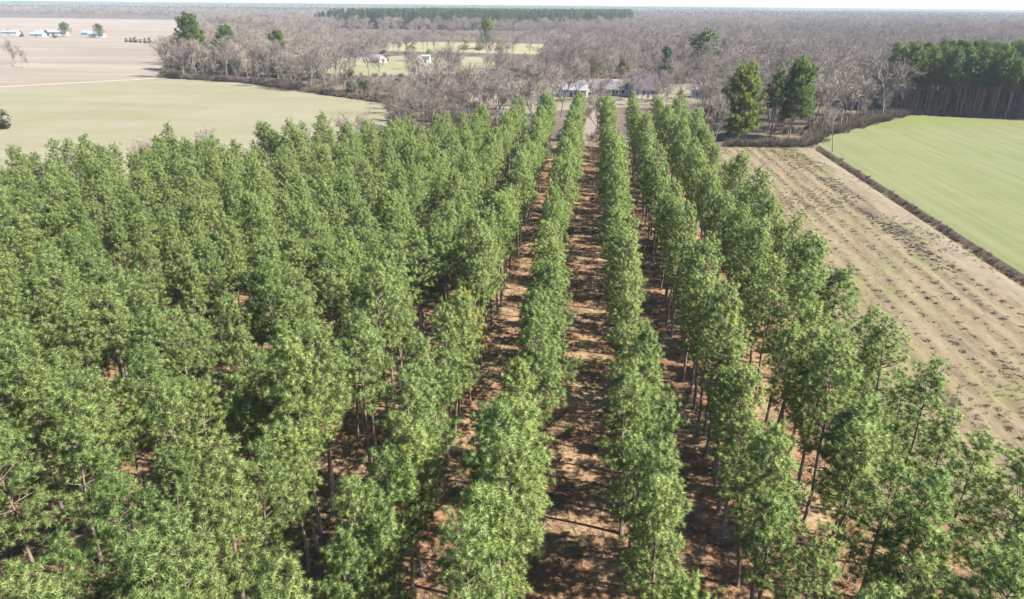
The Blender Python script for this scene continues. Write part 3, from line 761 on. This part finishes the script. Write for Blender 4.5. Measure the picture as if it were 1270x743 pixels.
evergreen(0, -82, 600, 2.5, 'broad yellow-green evergreen behind the far meadow', col=(1.5, 1.35, .9))
evergreen(0, 56, 386, 2.5, 'big dark round pine crown rising from the wood right of the houses', col=(.85, .95, 1))
evergreen(2, 33, 338, 1.7, 'dark conical evergreen right behind the purple-roofed house', col=(.6, .72, .85))
evergreen(0, 2, 372, 1.05, 'dull olive evergreen behind the houses', col=(1.0, .9, .8))
evergreen(1, 15, 380, 1.0, 'wide dull olive evergreen behind the houses, right of its neighbour', col=(1.1, .95, .8))
evergreen(3, -128, 452, 1.3, 'dark shrub beside the white meadow shed', 'shrub', nm='evergreen_shrub')
evergreen(0, -113, 462, 1.05, 'large dark evergreen between the two white meadow sheds', col=(.8, .85, .9))
evergreen(0, -103, 470, .75, 'yellow-green tree left of the small white shed', col=(2.0, 1.7, .9))
for k, (x, y) in enumerate([(-100, 585), (-88, 582), (-72, 580)]):
    evergreen(3, x, y, 1.5, f'yellow-green bush, {ordinal(k + 1)} from the left on the far meadow', 'bush', (4.2, 3.6, 1.4), nm='meadow_bush')
evergreen(3, -165.5, 188, 1.05, 'lone dark round shrub at the left edge of the pale field', 'shrub', (1.3, 1.2, 1), nm='evergreen_shrub')
for k, (x, y, s, l) in enumerate([(-520, 700, 2.0, 'tall dark green tree in the middle of the far farmyard'), (-545, 705, 1.4, 'grey-green tree beside the white barns of the far farm'), (-598, 720, 1.3, 'dark tree at the left end of the far farm'),
                               (-478, 690, 1.9, 'grey-brown round tree at the right end of the far farm'), (-516, 678, 1.1, 'low dark tree at the front of the far farm'), (-560, 690, 1.2, 'dark round shrub at the left front of the far farm')]):
    evergreen(0 if k in (0, 3) else 3, x, y, s * (.75 if k in (0, 3) else .8), l, 'tree', (1.6, 1.3, 1.3) if k == 3 else (1.1, 1.1, 1.1))
hedge_pts = []
for i in range(9):
    evergreen(3, -408 + i * 6.0, 624 - i * 2.6, .62 + .12 * (i % 3), f'low dark hedge shrub, {ordinal(i + 1)} from the left in the line on the tan field', 'shrub', nm='hedge_shrub')
# wood islands at the left edge of the tan field
for k, (x, y, s) in enumerate([(-318, 380, .8), (-326, 392, .9), (-309, 376, .6), (-334, 383, .8), (-302, 372, .45)]):
    tree('bare_tree', BARE[k], (x, y, 0), k * 2.1, s, f'leafless tree, {ordinal(k + 1)} added to the small clump at the left edge of the tan field', 'bare tree', 'small clump on the tan field')

# distant pines: the green belt and the woods towards the horizon, each one mass
pts = []
rp = random.Random(77)
for _ in range(9000):
    x, y = rp.uniform(-400, 90), rp.uniform(1010, 1640)
    if inside(x, y, PINEBELT): pts.append((x, y, 0, rp.uniform(0, 6.28), rp.uniform(.75, 1.1), rp.randrange(3)))
scatter('pine_belt', pts, BELT_SRC, 'green band of distant pines behind the bare woods')
def make_patch(seed, mat, hh):
    r = random.Random(seed); b = MB()
    for _ in range(26):
        cx, cy = r.uniform(-32, 32), r.uniform(-32, 32); h = hh * r.uniform(.75, 1.15); w_ = r.uniform(3.2, 5.5)
        for _ in range(34):
            d = Vector((r.gauss(0, 1), r.gauss(0, 1), r.gauss(0, .8))).normalized()
            p = Vector((cx + d.x * w_, cy + d.y * w_, h * .66 + d.z * h * .33))
            q = Vector((r.uniform(-1, 1), r.uniform(-1, 1), r.uniform(-1, 1))).normalized(); e = d.cross(q).normalized()
            s = r.uniform(.9, 1.9)
            b.face((p - e * s, p + e * s, p + (d + q * .8).normalized() * s * 1.5))
        b.tube([(cx, cy, 0), (cx, cy, h * .6)], [.3, .2], 3)
    return b.me('far_trees', mat)
MAT_FARTWIG = wood_mat('far_twigs', (0.10, 0.088, 0.08), (0.15, 0.133, 0.122), 0.2, 0.05)
PATCH = [source(make_patch(500 + i, MAT_BELT, 17)) for i in range(3)] + [source(make_patch(510 + i, MAT_FARTWIG, 16)) for i in range(3)]
FARFIELDS = [[(-2600, 2450), (-900, 2350), (350, 2300), (400, 2900), (-900, 3300), (-2600, 3300)], [(700, 3600), (3600, 3300), (4200, 4300), (900, 4400)]]
pts = []
y = 1880.0
while y < 12000:
    st = 52 if y < 3600 else 80 if y < 6000 else 130
    x = -y * .95 - 200
    while x < y * .78 + 200:
        X, Y = x + rp.uniform(-.4, .4) * st, y + rp.uniform(-.4, .4) * st
        if not any(inside(X, Y, q) for q in FARFIELDS):
            q = noise.noise((X * .0011, Y * .0016, 1.7)) + (.42 if Y > 2700 else -.08)
            if not (noise.noise((X * .0006, Y * .0012, 8)) > .38):
                pts.append((X, Y, 0, rp.uniform(0, 6.28), st / 58 if st > 58 else 1, rp.randrange(3) if q > rp.uniform(-.15, .15) else 3 + rp.randrange(3)))
        x += st
    y += st
# keep heights true while the patches widen with distance
pts = [(a, b, c, d, min(s, 1.25), k) for a, b, c, d, s, k in pts]
scatter('horizon_woods', pts, [[s] for s in PATCH], 'blue-green and grey woods running to the horizon')
print('FAR', len(pts))

# ------------------------------------------------------------------ houses and sheds
M_WHITE = plain('white_boards', (0.44, 0.424, 0.392), .7, .8, .06)
M_CREAM = plain('cream_boards', (0.32, 0.28, 0.224), .8, .8, .08)
M_BRICK = plain('brick_wall', (0.288, 0.16, 0.12), .9, 1.5, .2)
M_GREYROOF = plain('grey_shingle', (0.104, 0.1, 0.108), .9, .9, .2)
M_PURPLE = plain('plum_shingle', (0.062, 0.046, 0.06), .9, .9, .18)
M_METAL = plain('pale_metal_roof', (0.2, 0.2, 0.205), .4, .3, .05)
M_RUST = plain('rust_roof', (0.336, 0.208, 0.16), .8, .6, .2)
M_GLASS = plain('window_glass', (0.04, 0.048, 0.056), .1)
M_DOOR = plain('door_paint', (0.128, 0.096, 0.08), .6)
def house(name, loc, rz, L, Wd, hw, hr, wall, roof, label, cat='house', wins=4, chimney=True, door=True, porch=False):
    e = empty(name, loc, rz); setp(e, label, cat)
    b = MB(); b.box(-L / 2, -Wd / 2, 0, L / 2, Wd / 2, hw)
    for s in (-1, 1): b.face([(s * L / 2, -Wd / 2, hw), (s * L / 2, Wd / 2, hw), (s * L / 2, 0, hw + hr)])
    link('wall', b.me('wall', wall), e)
    ov = .45; t = .14; k = hr / (Wd / 2); rf = MB()
    for s in (-1, 1):
        a = [(x, s * (Wd / 2 + ov), hw - k * ov + .03) for x in (-L / 2 - ov, L / 2 + ov)]; c = [(x, 0, hw + hr + .03) for x in (L / 2 + ov, -L / 2 - ov)]
        lo_ = a + c; hi_ = [(x, y, z + t) for x, y, z in lo_]
        rf.face(hi_); rf.face(lo_[::-1])
        for i in range(4): rf.face((lo_[i], lo_[(i + 1) % 4], hi_[(i + 1) % 4], hi_[i]))
    ro = link('roof', rf.me('roof', roof), e)
    if chimney:
        c = MB(); c.box(L * .2 - .4, .3, hw + hr * .4, L * .2 + .4, 1.1, hw + hr + .9); link('chimney', c.me('chimney', M_BRICK), ro)
    if wins:
        wm = MB(); wm.box(-.55, -.06, -.7, .55, .02, .7); wme = wm.me('window', M_GLASS)
        fm = MB()
        for bx in ((-.65, -.10, -.8, .65, -.03, -.7), (-.65, -.10, .7, .65, -.03, .8), (-.65, -.10, -.7, -.55, -.03, .7), (.55, -.10, -.7, .65, -.03, .7), (-.03, -.10, -.7, .03, -.065, .7)): fm.box(*bx)
        fme = fm.me('frame', M_WHITE)
        for i in range(wins):
            x = -L / 2 + L * (i + .5) / wins
            if door and i == wins // 2: x += 1.2
            o = link('window', wme, e); o.location = (x, -Wd / 2 - .002, hw * .56)
            link('frame', fme, o)
        o = link('window', wme, e); o.location = (L / 2 + .002, 0, hw * .56); o.rotation_euler = (0, 0, R(90)); link('frame', fme, o)
    if door:
        d = MB(); d.box(-.5, -.07, 0, .5, .02, 2.05); o = link('door', d.me('door', M_DOOR), e); o.location = (-L / 2 + L * (wins // 2 + .5) / max(wins, 1) - .6, -Wd / 2 - .003, .05)
    if porch:
        p = MB(); p.box(-L * .25, -Wd / 2 - 2.6, hw - .35, L * .25, -Wd / 2 - .5, hw - .2); link('porch_roof', p.me('porch', M_METAL), e)
        pm = MB(); pm.box(-.09, -.09, 0, .09, .09, hw - .36); pme = pm.me('post', M_WHITE)
        for x in (-L * .24, -L * .08, L * .08, L * .24):
            o = link('post', pme, e); o.location = (x, -Wd / 2 - 2.4, 0)
    return e
house('house', (21.5, 299, 0), R(8), 9.5, 12, 3.2, 5.2, M_WHITE, M_PURPLE, 'white house under a steep plum-coloured roof beyond the central aisle', wins=4)
house('house', (9.5, 303, 0), R(4), 17, 8.5, 3.0, 2.4, M_WHITE, M_GREYROOF, 'long low white house with grey roof left of the plum-roofed house', wins=5, porch=True)
house('house', (-6.5, 294, 0), R(-4), 11, 7.5, 2.9, 1.9, M_WHITE, M_METAL, 'small white house with pale metal roof at the left end of the houses', wins=3, chimney=False)
house('shed', (3, 322, 0), R(6), 17, 5, 2.6, .9, M_CREAM, M_METAL, 'long cream shed with pale roof behind the low white house', 'shed', wins=0, chimney=False, door=False)
house('shed', (16, 326, 0), R(2), 12, 5, 2.6, .9, M_CREAM, M_RUST, 'rust-roofed cream shed behind the plum-roofed house', 'shed', wins=0, chimney=False, door=False)
house('shed', (45, 300, 0), R(-10), 9, 5, 2.5, 1.0, M_WHITE, M_METAL, 'low white shed behind bare trunks right of the lawn', 'shed', wins=2, chimney=False)
house('shed', (-41, 322, 0), R(10), 3.6, 3.2, 2.4, 1.0, M_WHITE, M_METAL, 'tiny white hut among the bare trees left of the houses', 'shed', wins=0, chimney=False)
house('house', (-130, 446, 0), R(-30), 8.5, 6, 2.8, 1.9, M_WHITE, M_METAL, 'white house with pale roof on the meadow, left one of two', wins=3, chimney=False)
house('shed', (-101, 452, 0), R(5), 4.6, 4, 3.8, .8, M_WHITE, M_METAL, 'small square white shed at the right of the meadow', 'shed', wins=0, chimney=False)
for k, (x, y, L, Wd, hw, hr, rz, lab) in enumerate([
        (-552, 722, 30, 9, 3.4, 1.8, 8, 'long white barn at the left of the far farm'), (-502, 716, 20, 9, 3.6, 1.8, 4, 'white barn right of the dark tree on the far farm'),
        (-486, 698, 14, 7, 3.2, 1.6, 10, 'low white farm building at the front right of the far farm'), (-592, 716, 16, 8, 3.2, 1.6, 8, 'white barn at the left edge of the photo on the far farm'),
        (-540, 688, 12, 7, 2.8, 1.5, 6, 'small white farmhouse at the front of the far farm')]):
    house('barn', (x, y, 0), R(rz), L, Wd, hw, hr, M_WHITE, M_METAL, lab, 'barn', wins=0, chimney=False)

# ------------------------------------------------------------------ haze
hz_m, t = new_mat('haze')
pv = t.nodes.new('ShaderNodeVolumePrincipled'); pv.inputs['Color'].default_value = (0.86, 0.92, 1.0, 1)
pv.inputs['Density'].default_value = 1.0e-4; pv.inputs['Anisotropy'].default_value = 0.1
o_ = t.nodes.new('ShaderNodeOutputMaterial'); t.links.new(pv.outputs[0], o_.inputs['Volume'])
hb = MB(); hb.box(-27000, -500, -2.2, 27000, 27000, 38)
setp(link('haze', hb.me('haze', hz_m)), 'thin pale haze over the far woods', None, None, 'stuff')
